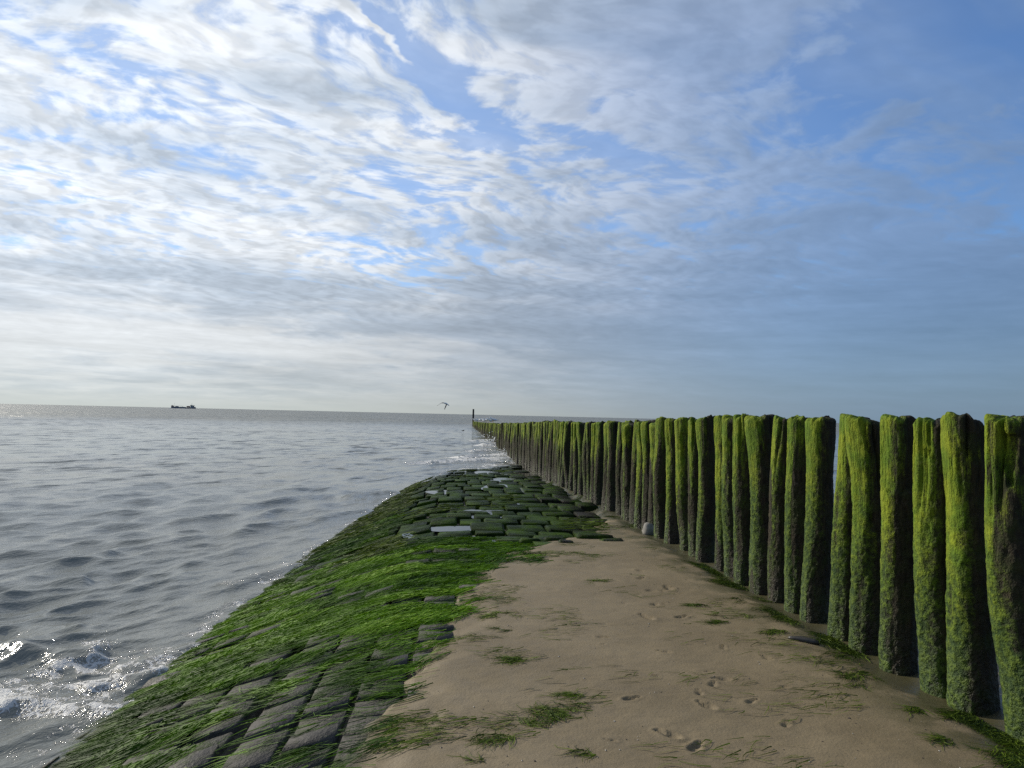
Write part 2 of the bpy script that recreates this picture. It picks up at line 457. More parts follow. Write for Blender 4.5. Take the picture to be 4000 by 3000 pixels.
def sea_material():
    m, t, b = mat('sea_water')
    p = pos(t)
    f = attr(t, 'foam')
    fine = noise(t, p, 38, 4, .7)
    lace = voro(t, vadd(t, p, cscale(t, noise(t, p, 9, 2, color=True), .12)), 17, 'DISTANCE_TO_EDGE').step(.16, .02)
    fo = (f * 1.35 + (fine - .5) * 1.1 + lace * .5 * f.step(.05, .4) - .50).step(.0, .6)
    big = noise(t, p, .06, 3)
    body = mix(t, big.step(.35, .65), (0.160, 0.160, 0.134), (0.135, 0.148, 0.138))
    body = mix(t, f.step(.05, .6) * .5, body, (0.23, 0.21, 0.165))
    link(t, mix(t, fo, body, (0.50, 0.495, 0.48)), b.inputs['Base Color'])
    pq = sep(t, p)
    link(t, fo * .45 + .10 + (pq[0] * pq[0] + pq[1] * pq[1]).step(900.0, 40000.0) * .34, b.inputs['Roughness'])
    b.inputs['IOR'].default_value = 1.333
    px, py, pz = sep(t, p)
    q = vec(t, px * .9 - py * .43, (px * .43 + py * .9) * .42, 0.0)
    h = noise(t, q, 9, 4, .65) * .024 + fo * .012 + fine * f * .02
    bn = node(t, 'ShaderNodeBump'); bn.inputs['Strength'].default_value = 1.0; bn.inputs['Distance'].default_value = 1.0
    t.links.new(h.k, bn.inputs['Height'])
    # wind chop too fine for the mesh: slopes straight from noise, more of it farther out
    far = (px * px + py * py).step(25.0, 1200.0, .0, 1.0)
    n1x, n1y, _ = sep(t, noise(t, q, 1.3, 5, .62, color=True))
    n2x, n2y, _ = sep(t, noise(t, vmul(t, q, (.25, .25, 1)), .30, 3, .6, color=True))
    sl = far * 1.7 + .42 + (px * px + py * py).step(2500.0, 60000.0) * .9
    r1x, r1y, _ = sep(t, noise(t, q, 4.2, 2, .45, color=True))
    n1x = n1x + (r1x - .5) * (.9 - far * .6)
    n1y = n1y + (r1y - .5) * (.5 - far * .3)
    nv = vec(t, (n1x - .5) * sl + (n2x - .5) * .45 * far, (n1y - .5) * sl + (n2y - .5) * .45 * far, 0.0)
    nn = node(t, 'ShaderNodeVectorMath', operation='NORMALIZE')
    t.links.new(vadd(t, X(t, bn.outputs[0]), nv).k, nn.inputs[0])
    t.links.new(nn.outputs[0], b.inputs['Normal'])
    return m
thw = np.concatenate([np.arange(-100, -44, 1.5), np.arange(-44, 10, .14), np.arange(10, 46, .45), np.arange(46, 101, 2.0)])
rw = np.array(steps(4.2, 24, lambda r: max(.013, r*r/2100)) + steps(24.3, 110, lambda r: r*.0115) + steps(112, 12000, lambda r: r*.05))
TH, RR = np.meshgrid(np.radians(thw), rw)
gx, gy = RR * np.sin(TH), RR * np.cos(TH)
drr = np.gradient(rw)[:, None] + 0 * TH
dtt = np.gradient(np.radians(thw))[None, :] * RR
SP = np.maximum(drr, dtt * .8)
ax_, ay_, az_, fo_ = sea_surface(gx, gy, SP)
F = grid_faces(len(rw), len(thw))
lz = land(gx, gy).ravel()
keep = (lz[F] < SEA + .30).any(1)
F = F[keep][:, ::-1]
used = np.zeros(gx.size, bool); used[F.ravel()] = True
idx = np.cumsum(used) - 1
sea = obj('sea', mesh_np('sea', np.stack([ax_, ay_, az_], -1).reshape(-1, 3)[used], idx[F],
          attrs={'foam': fo_.ravel()[used]}, mats=[sea_material()]), kind='structure')

# ------------------------------------------------------------------ stone revetment
def block_material():
    m, t, b = mat('wet_revetment_stone')
    p = pos(t)
    px, py, pz = sep(t, p)
    n1 = noise(t, p, 5, 5, .62); n2 = noise(t, p, 40, 4, .6); n3 = noise(t, p, 1.1, 4, .6)
    base = mix(t, n1.step(.3, .7), (0.042, 0.039, 0.035), (0.088, 0.080, 0.070))
    base = cscale(t, base, (n2 - .5) * .8 + 1.0)
    spk = voro(t, p, 48).step(.20, .10) * noise(t, p, 6, 3).step(.45, .6)
    base = mix(t, spk * .6, base, (0.26, 0.25, 0.21))
    # weed film: everywhere on the far stones, in streaks on the near ones
    far = py.step(7.5, 11.0)
    c = px + py * 0.074
    down = c.step(-1.0, -2.4)
    base = cscale(t, base, far * -.74 + 1.0)
    film = (n1 * .55 + n3 * .75 + n2 * .25 + far * .30 + down * .05 - c.step(.6, 2.4) * .22 - .78).step(-.06, .16)
    gcol = mix(t, noise(t, p, 2.2, 4, .6).step(.35, .7), (0.006, 0.015, 0.002), (0.032, 0.064, 0.003))
    base = mix(t, film * .93, base, gcol)
    wet = pz.step(-0.45, -0.66)
    base = cscale(t, base, wet * -.45 + 1.0)
    link(t, base, b.inputs['Base Color'])
    link(t, n1.step(.3, .7, .60, .85) - wet * .15 - far * .22, b.inputs['Roughness'])
    link(t, far * -.12 + .14, b.inputs['Specular IOR Level'])
    bump(t, b, n2 * .6 + n1 * .8 + film * noise(t, p, 90, 3, .6) * 1.2 + spk * .5, 0.9, 0.012)
    return m
M_block = block_material()
reved = obj('revetment', None, kind='structure')
_b = np.random.default_rng(21)
def block_geo(c0, c1, s0, s1, dz, tx, ty, round_, thick=.22, rag=.12):
    """a six-sided stone: bottom ring, edge ring and an uneven top, fitted to the slope"""
    u = np.array([-.5, -.5, -.5 + round_, .5 - round_, .5, .5]); 
    k = np.array([0, 1, 2, 2, 1, 0])
    U, W = np.meshgrid(u, u, indexing='ij'); K = np.minimum(*np.meshgrid(k, k, indexing='ij'))
    c = (c0 + c1) / 2 + U * (c1 - c0); s = (s0 + s1) / 2 + W * (s1 - s0)
    j = _b.normal(0, 1, (2, 6, 6)) * (K[None] > 0)
    c = c + j[0] * (c1 - c0) * rag * .2; s = s + j[1] * (s1 - s0) * rag * .2
    # ragged corners
    cor = (np.abs(U) + np.abs(W) > .9)
    f = 1 - cor * _b.uniform(.0, rag, U.shape)
    c = (c0 + c1) / 2 + (c - (c0 + c1) / 2) * f; s = (s0 + s1) / 2 + (s - (s0 + s1) / 2) * f
    z = zstone(c, s) + dz + U * tx + W * ty + _b.normal(0, .007, U.shape) * (K > 0)
    z = z - np.where(K == 1, round_ * .16 + .012, 0) - np.where(K == 0, thick, 0)
    x = c - 0.074 * s
    return np.stack([x, s, z], -1).reshape(-1, 3)
FB = grid_faces(6, 6)
blocks = []; rects = []
cols = [-1.21, -.90, -.59, -.28, .03, .34]
lcols = [-1.295 - i * .33 for i in range(8)]
def colrow(ca, cb, s_from, s_to, ds):
    s = s_from + _b.uniform(0, ds)
    while s < s_to:
        d = ds * _b.uniform(.94, 1.07)
        g = .011
        rects.append((ca, cb, s, s + d))
        blocks.append((block_geo(ca + g, cb - g, s + .017, s + d - .017, _b.normal(0, .009), _b.normal(0, .004), _b.normal(0, .005), .04, .22, .045),
                       (ca + cb) / 2, s + d / 2, (cb - ca) * d))
        s += d
for a, b_ in zip(cols[:-1], cols[1:]): colrow(a, b_, 2.6, 9.3, .235)
for b_, a in zip(lcols[:-1], lcols[1:]): colrow(a, b_, 2.6, 9.3, .235)
s = 9.35
while s < 42:
    d = np.interp(s, [9, 14, 30], [.50, .80, 1.4]) * _b.uniform(.88, 1.15)
    c = -3.6 + _b.uniform(0, .4)
    while c < 2.95:
        w = _b.uniform(.40, .64)
        ss = s + _b.normal(0, .07)
        if zstone(c + w / 2, s + d / 2) > -1.02 and c + w < 3.0:
            big = np.interp(s, [9, 14], [.011, .015])
            blocks.append((block_geo(c + .016, c + w - .016, ss + .022, ss + d - .022, _b.normal(0, big), _b.normal(0, .010), _b.normal(0, .014), .06, .3, .09),
                           c + w / 2, s + d / 2, w * d))
        c += w
    s += d
# half-buried stones standing out of the sand where the revetment dips under it
for x, y, w, d, h in ((1.22, 10.3, .55, .20, .075), (.62, 10.1, .26, .16, .05), (.78, 9.85, .22, .12, .05), (.30, 10.0, .3, .14, .04), (1.45, 10.05, .35, .14, .05)):
    c = x + .074 * y
    blocks.append((block_geo(c - w / 2, c + w / 2, y - d / 2, y + d / 2, h, .0, .01, .14, .25), c, y, w * d * 3))
def vis(bk):
    c, s, a = bk[1:]
    sink = sand_z(np.array([c - .074 * s]), np.array([s]))[0] - zstone(c, s)
    hid = (5.9 < s < 9.3 and c < .3) or sink > .03 or zstone(c, s) < SEA - .06
    inview = c - .074 * s > -.74 * s - .1
    return a / s**2.6 * (0.02 if hid else 1) * (1 if inview else .01)
blocks.sort(key=vis, reverse=True)
for g, c, s, a in blocks[:298]:
    obj('block', mesh_np('block', g, FB, mats=[M_block]), reved)
rest = [g for g, *_ in blocks[298:]]
obj('covered_blocks', mesh_np('covered_blocks', np.concatenate(rest), np.concatenate([FB + i * 36 for i in range(len(rest))]), mats=[M_block]),
    reved, kind='stuff')

# ------------------------------------------------------------------ pools left between the stones
m_pool, t, b = mat('pool_water')
b.inputs['Base Color'].default_value = (.03, .032, .026, 1); b.inputs['Roughness'].default_value = .04
b.inputs['IOR'].default_value = 1.333
bump(t, b, noise(t, pos(t), 6, 3, .5), .25, .02)
for i, (x, y, rx, ry) in enumerate(((-.45, 13.3, .50, .75), (-.40, 10.3, .48, .30), (-.4, 20, .5, 1.0), (-1.35, 10.9, .40, .35), (-.85, 11.4, .45, .4),
                                    (-1.7, 18.4, .45, .7), (-.2, 22.6, .6, 1.1), (.3, 19.0, .5, .9), (.15, 15.4, .4, .6), (.6, 25.5, .9, 1.4), (-.6, 27.5, .9, 1.3))):
    a = np.linspace(0, 2 * math.pi, 24, endpoint=False)
    k = .82 + .28 * vn(np.cos(a) * 1.3 + i * 7, np.sin(a) * 1.3, 3.0)
    X_, Y_ = x + rx * k * np.cos(a), y + ry * k * np.sin(a)
    z = float(zstone(x + .074 * y, y)) - .021
    me = bpy.data.meshes.new('pool')
    me.from_pydata([(float(p), float(q), z) for p, q in zip(X_, Y_)], [], [tuple(range(24))]); me.materials.append(m_pool)
    obj('pool', me, kind='structure')

# ------------------------------------------------------------------ piles
def pile_material():
    m, t, b = mat('weedy_pile_timber')
    oc = objco(t)
    info = node(t, 'ShaderNodeObjectInfo')
    rnd = X(t, info.outputs['Random'])
    v = vadd(t, oc, vec(t, rnd * 37.0, rnd * 11.0, rnd * 5.0))
    moss, hgt = attr(t, 'moss'), attr(t, 'hgt')  # moss mask also holds shade painted on the side away from the sun
    vs = vmul(t, v, (1, 1, .22))
    grain = noise(t, vs, 46, 4, .65); fib = noise(t, vs, 120, 3, .6)
    lump = noise(t, v, 26, 4, .65); lumpf = noise(t, v, 70, 3, .65)
    top = hgt.step(.45, .8)
    detail = grain * top + lump * (1.0 - top)
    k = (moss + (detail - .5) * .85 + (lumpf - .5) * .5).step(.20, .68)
    bright = mix(t, noise(t, v, 5, 3, .6).step(.35, .65), (0.075, 0.132, 0.004), (0.165, 0.205, 0.007))
    bright = cscale(t, bright, (detail - .5) * 1.2 + (lumpf - .5) * .8 + 1.0)
    lowg = mix(t, lump.step(.4, .65), (0.020, 0.045, 0.006), (0.075, 0.115, 0.010))
    g = mix(t, (hgt + (lump - .5) * .5 + (rnd - .5) * .35).step(.25, .75), lowg, bright)
    wood = mix(t, grain.step(.3, .7), (0.010, 0.008, 0.004), (0.036, 0.027, 0.014))
    wood = mix(t, noise(t, v, 7, 4, .65).step(.42, .68) * .8, wood, (0.026, 0.036, 0.006))
    spk = voro(t, v, 75).step(.28, .12) * (1.0 - hgt.step(.62, .85)) * noise(t, v, 9, 3).step(.42, .62)
    wood = mix(t, spk * .7, wood, (0.14, 0.12, 0.085))
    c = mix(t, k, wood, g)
    link(t, c, b.inputs['Base Color'])
    link(t, (1.0 - hgt.step(.0, .35)) * -.35 + .88, b.inputs['Roughness'])
    b.inputs['Specular IOR Level'].default_value = .3
    bump(t, b, detail * 1.0 + lumpf * .5 * (1.0 - top * .5) + fib * .3 * top + k * .25 + spk * .3, 1.0, .026)
    return m
M_pile = pile_material()
def pile_mesh(R0, H, seed, nth, nz, ledge=None, notch=None, flare=None, lean=(0, 0), slant=(0, 0), moss_shade_w=1.0, crack=True, squash=0.0, lowb=.25):
    """a driven tree trunk: origin at its foot, H to the top; H0 below ground"""
    r = np.random.default_rng(seed)
    H0 = .35
    zt = np.concatenate([np.linspace(0, 1, nz) * (H + H0) - H0])
    a = np.linspace(0, 2 * math.pi, nth, endpoint=False)
    A, Z = np.meshgrid(a, zt)
    ca, sa = np.cos(A), np.sin(A)
    sd = seed * 3.17
    u = np.clip(Z / H, 0, 1)
    low = .07 * vn(ca * 1.1 + sd, sa * 1.1, Z * .9) + .055 * vn(ca * 1.8 + sd, sa * 1.8 + 9, Z * 2.6) + .035 * vn(ca * 3 + sd, sa * 3, Z * 6)
    prof = .05 * vn(sd, 3.0, Z[:, :1] * 1.4)
    r1 = 1 + low + prof - .05 * u + .05 * (1 - u)
    if flare is not None: r1 = r1 + flare * sm(u, .72, .98)
    r1 = r1 + squash * np.cos(2 * (A - .7))
    fine = .036 * vn(ca * 9 + sd, sa * 9, Z * 26) + .022 * vn(ca * 17 + sd, sa * 17, Z * 60)
    fib = .035 * vn(ca * 10 + sd, sa * 10 + 5, Z * 3.0) + .02 * vn(ca * 22 + sd, sa * 22, Z * 7)
    tp = sm(u, .55, .85)
    r1 = r1 + fine * (1 - tp * .6) + fib * (.25 + .75 * tp)
    if crack:
        for _ in range(3 + int(r.integers(0, 3))):
            c0 = r.uniform(0, 2 * math.pi); ln = r.uniform(.25, .75); wd_ = r.uniform(.05, .10)
            da = np.angle(np.exp(1j * (A - c0 - .15 * vn(sd + c0, 1.0, Z * 3))))
            r1 = r1 - r.uniform(.10, .24) * np.exp(-(da / wd_)**2) * sm(Z, H - ln, H - ln * .5)
    if ledge is not None:       # upper part weathered away on the camera's side
        zl, c0, dp = ledge
        da = np.angle(np.exp(1j * (A - c0)))
        r1 = r1 - dp * sm(Z + .02 * vn(ca * 8, sa * 8, 1), zl - .012, zl + .012) * sm(np.abs(da), 1.35, .9)
    for (za, zb, c0, wd_, dp) in (notch or []):
        da = np.angle(np.exp(1j * (A - c0)))
        taper = np.interp(Z, [za, zb], [.35, 1.0])
        r1 = r1 - dp * sm(np.abs(da), wd_ * taper * 1.15, wd_ * taper * .8) * sm(Z, za - .02, za + .02) * sm(Z, zb + .02, zb - .02)
    rad = R0 * r1
    # knots
    for _ in range(2):
        c0, zk = r.uniform(0, 2 * math.pi), r.uniform(.2, H * .8)
        da = np.angle(np.exp(1j * (A - c0)))
        rad = rad + R0 * r.uniform(-.10, .16) * np.exp(-(da / .3)**2 - ((Z - zk) / .06)**2)
    cx = .034 * vn(sd, Z * 1.1, 5.0) + lean[0] * u; cy = .028 * vn(sd, Z * 1.1, 8.0) + lean[1] * u
    x = cx + rad * ca; y = cy + rad * sa
    z = Z + np.where(u > .5, (slant[0] * ca + slant[1] * sa) * R0 * sm(u, .8, 1), 0)
    z = z + (.026 * vn(ca * 2.2 + sd, sa * 2.2, 2.0) + .014 * vn(ca * 6 + sd, sa * 6, 4.0)) * sm(u, .9, 1)
    rows = [np.stack([x, y, z], -1)]
    # rounded top
    zt_ = z[-1]; ex, ey = x[-1] - cx[-1], y[-1] - cy[-1]
    caps = ((.97, .010), (.90, .022), (.75, .030), (.5, .033), (.25, .033), (.03, .030))
    for k, dz in caps:
        zz = zt_ * k + zt_.mean() * (1 - k) + dz + .012 * vn(ex * k * 30 + sd, ey * k * 30, 1.0) * k
        rows.append(np.stack([cx[-1] + ex * k, cy[-1] + ey * k, zz], -1)[None])
    V = np.concatenate(rows, 0)
    n = V.shape[0]
    # weed thickest shoreward and on top; bare dark side also has shade painted in
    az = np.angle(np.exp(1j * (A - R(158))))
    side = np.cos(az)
    w = .36 + .70 * side * moss_shade_w + .26 * vn(ca * 1.6 + sd, sa * 1.6, Z * 1.8) + .16 * vn(ca * 4 + sd, sa * 4, Z * 5) + .10 * sm(u, .8, 1) - lowb * sm(u, .85, .35) * (1 - .45 * np.clip(side, 0, 1))
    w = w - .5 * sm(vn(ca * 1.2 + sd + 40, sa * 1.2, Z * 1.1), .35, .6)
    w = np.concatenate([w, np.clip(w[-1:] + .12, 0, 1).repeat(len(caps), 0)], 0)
    hg = np.concatenate([u, np.ones((len(caps), nth))], 0)
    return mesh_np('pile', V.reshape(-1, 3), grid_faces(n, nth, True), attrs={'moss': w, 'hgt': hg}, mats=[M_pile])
near = [(3.92, .135, 1.729), (4.32, .125, 1.705), (4.60, .125, 1.714), (4.98, .115, 1.727), (5.42, .131, 1.709), (5.74, .115, 1.724), (6.18, .108, 1.716),
        (6.50, .115, 1.713), (6.84, .12, 1.703), (7.24, .140, 1.728), (7.66, .115, 1.725), (8.03, .12, 1.711), (8.32, .115, 1.708), (8.84, .112, 1.691),
        (9.19, .12, 1.667), (9.70, .14, 1.67), (10.25, .125, 1.668), (10.73, .13, 1.662), (11.13, .125, 1.608), (11.45, .12, 1.63), (11.83, .13, 1.626),
        (12.3, .13, 1.622), (12.73, .13, 1.574), (13.13, .13, 1.606), (13.51, .125, 1.565), (14.18, .15, 1.602), (14.63, .13, 1.583), (15.38, .14, 1.559),
        (15.79, .13, 1.549), (16.40, .12, 1.55), (16.91, .15, 1.549), (17.54, .14, 1.537), (18.23, .14, 1.523), (19.02, .15, 1.521), (19.6, .14, 1.522), (20.40, .14, 1.513)]
special = {0: dict(notch=[(1.36, 1.64, 4.05, .34, .26)], flare=.0, slant=(0, 0), moss_shade_w=.95, lowb=.0),
           1: dict(notch=[(1.46, 1.78, 4.25, .09, .32)], squash=.05, flare=.06),
           2: dict(notch=[(1.50, 1.72, 3.85, .10, .2)], slant=(.0, .05)),
           3: dict(ledge=(1.22, 4.1, .17), flare=.05, slant=(-.15, 0)),
           4: dict(slant=(-.22, .1), flare=.12, notch=[(.93, 1.02, 4.3, .16, .18)]),
           5: dict(slant=(-.1, 0)),
           6: dict(slant=(.05, 0), flare=.12, lean=(.02, 0)),
           7: dict(moss_shade_w=.7), 8: dict(moss_shade_w=.55), 9: dict(flare=.12, lean=(-.05, .01), moss_shade_w=1.1), 10: dict(lean=(-.04, 0)),
           13: dict(moss_shade_w=.8), 15: dict(moss_shade_w=.6, notch=[(1.2, 1.55, 4.2, .22, .12)]), 18: dict(moss_shade_w=.6), 21: dict(moss_shade_w=.4), 24: dict(moss_shade_w=.5)}
ordn = ['first', 'second', 'third', 'fourth', 'fifth', 'sixth', 'seventh', 'eighth', 'ninth', 'tenth', 'eleventh', 'twelfth', 'thirteenth', 'fourteenth',
        'fifteenth', 'sixteenth', 'seventeenth', 'eighteenth', 'nineteenth', 'twentieth', 'twenty-first', 'twenty-second', 'twenty-third', 'twenty-fourth',
        'twenty-fifth', 'twenty-sixth', 'twenty-seventh', 'twenty-eighth', 'twenty-ninth', 'thirtieth', 'thirty-first', 'thirty-second', 'thirty-third',
        'thirty-fourth', 'thirty-fifth', 'thirty-sixth']
looks = {0: 'rightmost moss-green pile, cut off by the frame, with a dark hollow at its top',
         1: 'bright green pile with a deep split in its top, second from the right edge',
         2: 'green pile half hidden behind the split-topped pile, third from the right edge',
         3: 'green pile with a broken ledge below its top, fourth from the right edge',
         4: 'broad green pile with a top sloping down to the right, fifth from the right edge',
         5: 'slim green pile tucked behind the broad sloping-topped pile, sixth from the right edge',
         6: 'green pile with wide dark top beside a sky gap, seventh from the right edge',
         7: 'dark timber pile with little weed, eighth from the right edge',
         8: 'dark brown pile with a thin green edge, ninth from the right edge',
         9: 'leaning bright green pile with a broad dark head, tenth from the right edge'}
G_P = 'weed-covered timber piles of the groyne'
rngp = np.random.default_rng(77)
for i, (y, r0, tz) in enumerate(near):
    x = 3.1 - .074 * y + rngp.normal(0, .015)
    base = float(zstone(3.1, y)) - .02
    kw = dict(slant=(rngp.normal(0, .20), rngp.normal(0, .18)), lean=(rngp.normal(0, .035), rngp.normal(0, .03)), moss_shade_w=rngp.uniform(.75, 1.1), lowb=rngp.uniform(.45, .85) if i > 16 else rngp.uniform(.1, .45) if i > 7 else .08, flare=rngp.uniform(-.10, .18))
    kw.update(special.get(i, {}))
    nth, nz = (76, 190) if i < 9 else (56, 120) if i < 18 else (36, 70)
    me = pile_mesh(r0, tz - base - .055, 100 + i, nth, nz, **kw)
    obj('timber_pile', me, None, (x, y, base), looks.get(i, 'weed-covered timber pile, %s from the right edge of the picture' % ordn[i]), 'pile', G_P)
fm = [pile_mesh(.14, 1.9, 300 + k, 20, 34, slant=(rngp.normal(0, .12), rngp.normal(0, .12)), moss_shade_w=rngp.uniform(.35, .85), lowb=rngp.uniform(.6, .95), lean=(rngp.normal(0, .04), rngp.normal(0, .03)), flare=rngp.uniform(-.08, .06), crack=True) for k in range(14)]
y = 20.85; nfar = 0
TOPY = np.array([20, 30, 42, 60, 90, 130, 150]); TOPZ = np.array([1.51, 1.34, 1.15, .92, .62, .30, .16])
far_tops = []
while y < 149.3:
    x = 3.1 - .074 * y + rngp.normal(0, .02)
    tz = float(np.interp(y, TOPY, TOPZ)) + rngp.normal(0, .03)
    base = float(max(zstone(3.1, y), -1.35))
    o = obj('timber_pile', fm[nfar % 14], None, (x, y, base),
            'slim weedy pile in the closely packed run from the foam up to the weedy stones' if y < 45 else
            'small distant pile standing in the sea towards the far end of the row', 'pile', G_P)
    o.rotation_euler = (0, 0, rngp.normal(0, .35)); k = rngp.uniform(.85, 1.15)
    o.scale = (k, k, (tz - base) / 1.93)
    far_tops.append((x, y, tz)); nfar += 1
    y += np.interp(y, [20, 60, 150], [.40, .52, .62]) * rngp.uniform(.85, 1.15)
M_post = flat('tarred_post', (.022, .020, .018), .85, .5, 5)
a = .17
pv = [(sx * a * k, sy * a * k, z) for z, k in ((-1.5, 1), (3.44, 1), (3.50, .86)) for sx, sy in ((-1, -1), (1, -1), (1, 1), (-1, 1))]
pf = [(i + j, i + (j + 1) % 4, i + 4 + (j + 1) % 4, i + 4 + j) for i in (0, 4) for j in range(4)] + [(8, 9, 10, 11)]
me = bpy.data.meshes.new('post'); me.from_pydata(pv, [], pf); me.materials.append(M_post)
obj('marker_post', me, None, (-7.95, 150.2, SEA), 'tall dark post standing at the far seaward end of the pile row', 'post')

# ------------------------------------------------------------------ green weed
def weed_material(name, dark, light, pale):
    m, t, b = mat(name)
    ti = attr(t, 'tint'); p = pos(t)
    n = noise(t, p, 2.6, 4, .6)
    c = mix(t, (ti * .6 + n * .8 - .25).step(.1, .8), dark, light)
    c = mix(t, ti.step(.90, 1.0) * .8, c, pale)
    link(t, c, b.inputs['Base Color']); b.inputs['Roughness'].default_value = .62
    b.inputs['Specular IOR Level'].default_value = .12
    b.inputs['Subsurface Weight'].default_value = 0.0
    tr = node(t, 'ShaderNodeBsdfTranslucent'); link(t, c, tr.inputs[0])
    ms = node(t, 'ShaderNodeMixShader'); ms.inputs[0].default_value = .22
    t.links.new(b.outputs[0], ms.inputs[1]); t.links.new(tr.outputs[0], ms.inputs[2])
    out = [n_ for n_ in t.nodes if n_.type == 'OUTPUT_MATERIAL'][0]
    t.links.new(ms.outputs[0], out.inputs[0])
    return m
M_weed = weed_material('green_gutweed', (0.018, 0.052, 0.002), (0.120, 0.245, 0.005), (0.20, 0.32, 0.03))
M_wrack = weed_material('drying_gutweed', (0.020, 0.036, 0.004), (0.115, 0.170, 0.010), (0.19, 0.22, 0.04))
_a = np.random.default_rng(8)
def strands(x, y, zf, ang, ln, wd_, lift, seg=4, curl=.5, tint=None):
    """flat ribbons lying on the ground function zf, one per root"""
    n = len(x)
    u = np.linspace(0, 1, seg + 1)[None]
    bend = _a.normal(0, curl, (n, 1)); wig = _a.uniform(0, 6.28, (n, 1))
    A = ang[:, None] + bend * u + .35 * np.sin(u * 7 + wig) * curl
    st = ln[:, None] / seg
    X_ = x[:, None] + np.cumsum(np.cos(A) * st, 1) - np.cos(A[:, :1]) * st
    Y_ = y[:, None] + np.cumsum(np.sin(A) * st, 1) - np.sin(A[:, :1]) * st
    Z_ = zf(X_, Y_) + lift[:, None] * (1 - .75 * u) * (.7 + .3 * np.sin(u * 9 + wig)) + .004
    W = wd_[:, None] * (1 - .7 * u) * .5
    tilt = _a.normal(0, .5, (n, 1))
    px_, py_ = -np.sin(A) * np.cos(tilt), np.cos(A) * np.cos(tilt)
    pz_ = np.sin(tilt)
    Lf = np.stack([X_ - px_ * W, Y_ - py_ * W, Z_ - pz_ * W], -1)
    Rt = np.stack([X_ + px_ * W, Y_ + py_ * W, Z_ + pz_ * W], -1)
    V = np.stack([Lf, Rt], 2).reshape(n, (seg + 1) * 2, 3)
    f0 = np.array([[2*i, 2*i+1, 2*i+3, 2*i+2] for i in range(seg)])
    F = (f0[None] + (np.arange(n) * (seg + 1) * 2)[:, None, None]).reshape(-1, 4)
    ti = _a.random(n) if tint is None else tint
    T = np.repeat(ti[:, None], (seg + 1) * 2, 1)
    return V.reshape(-1, 3), F, T.ravel()
def join(parts):
    V, F, T, o = [], [], [], 0
    for v, f, ti in parts:
        V.append(v); F.append(f + o); T.append(ti); o += len(v)
    return np.concatenate(V), np.concatenate(F), np.concatenate(T)
_WS = np.array([2.6, 3.6, 4.6, 5.2, 5.7, 6.2, 7.5, 8.6, 9.4, 10.0, 10.4, 11])
_WR = np.array([-1.5, -1.45, -1.30, -.75, -.05, .25, .40, .80, 1.05, .9, .4, -.4])
def weed_density(x, y):
    c = x + .074 * y; s = y
    n = fbm(x * 1.6, y * 1.2, 6.0, 3); n2 = vn(x * 5, y * 7, 2.0)
    full = sm(np.interp(s, _WS, _WR) + .55 * n + .28 * n2 - c, -.22, .24)
    # near the camera the weed thins to streaks that follow the joints
    streak = np.clip(.40 + 1.4 * vn(x * 1.2 + 4, y * 3.6, 9.0), 0, 1)
    thin = np.interp(s, [3.0, 4.2, 5.2, 6.0], [.04, .20, .66, 1.0])
    lowb = sm(c + .12 * n, np.interp(s, [5, 6, 7.5, 9], [-2.45, -2.55, -2.75, -2.95]), np.interp(s, [5, 6, 7.5, 9], [-2.15, -2.3, -2.5, -2.7]))
    d = full * lowb * np.where(streak * 1.0 > 1 - thin, 1.0, .05)
    # bare stone faces left of the deep joint
    bare = sm(n + .5 * n2, -.15, .15) * sm(s, 6.2, 4.9) * sm(c, -2.3, -1.8)
    d = d * (1 - .92 * bare)
    # joints between the bare blocks on the right
    right = sm(c, -1.25, -1.1) * sm(np.interp(s, [3, 4, 5, 6], [-.32, -.2, -.02, .2]) - c, -.05, .1) * sm(s, 6.2, 5.4)
    d = np.maximum(d, right * (.02 + .25 * sm(n2 + n, .25, .6)))
    d = d * (1 - .95 * np.exp(-((c + 1.25) / .055)**2) * sm(s, 7.6, 6.2))
    d = d * np.maximum(sm(s, 10.6, 9.9), .8 * sm(s, 16, 13) * sm(c + .3 * n, -.7, -1.3))
    return d
def on_stone(x, y):
    c = x + .074 * y
    return np.maximum(zstone(c, y) + .004, sand_z(x, y, False) + .002)
parts = []
N = 160000
y = 2.9 / (1 - _a.random(N) * (1 - 2.9 / 15.5))          # denser towards the camera
c = _a.uniform(-3.0, 1.3, N); x = c - .074 * y
dn = weed_density(x, y)
ok = _a.random(N) < dn
x, y, c = x[ok], y[ok], c[ok]
tuft = sm(fbm(x * 2.2, y * 5.5, 1.0, 3), -.35, .5)
ang = math.pi + .18 + .45 * vn(x * 1.1, y * 1.6, 5.0) + _a.normal(0, .20, len(x)) + .35 * sm(c, -1.0, .6)
ln = _a.uniform(.10, .30, len(x)) * np.interp(y, [3, 10], [.9, 1.3])
wd_ = _a.uniform(.004, .008, len(x)) * np.interp(y, [3, 10, 15], [.9, 1.7, 2.6])
lift = (.005 + .028 * tuft) * _a.uniform(.5, 1.2, len(x)) * np.interp(weed_density(x, y), [.1, .8], [.4, 1])
tint = np.clip(tuft * .45 + .25 + .14 * sm(y, 5.0, 6.2) * sm(y, 9.8, 8.8) + .30 * fbm(x * .9, y * .9, 3.0, 2) + _a.normal(0, .16, len(x)) - .40 * sm(fbm(x * 1.5, y * 2.6, 41.0, 3), .08, .35) - .35 * sm(y, 9.5, 11), 0, 1)
parts.append(strands(x, y, on_stone, ang, ln, wd_, lift, 3, .45, tint))
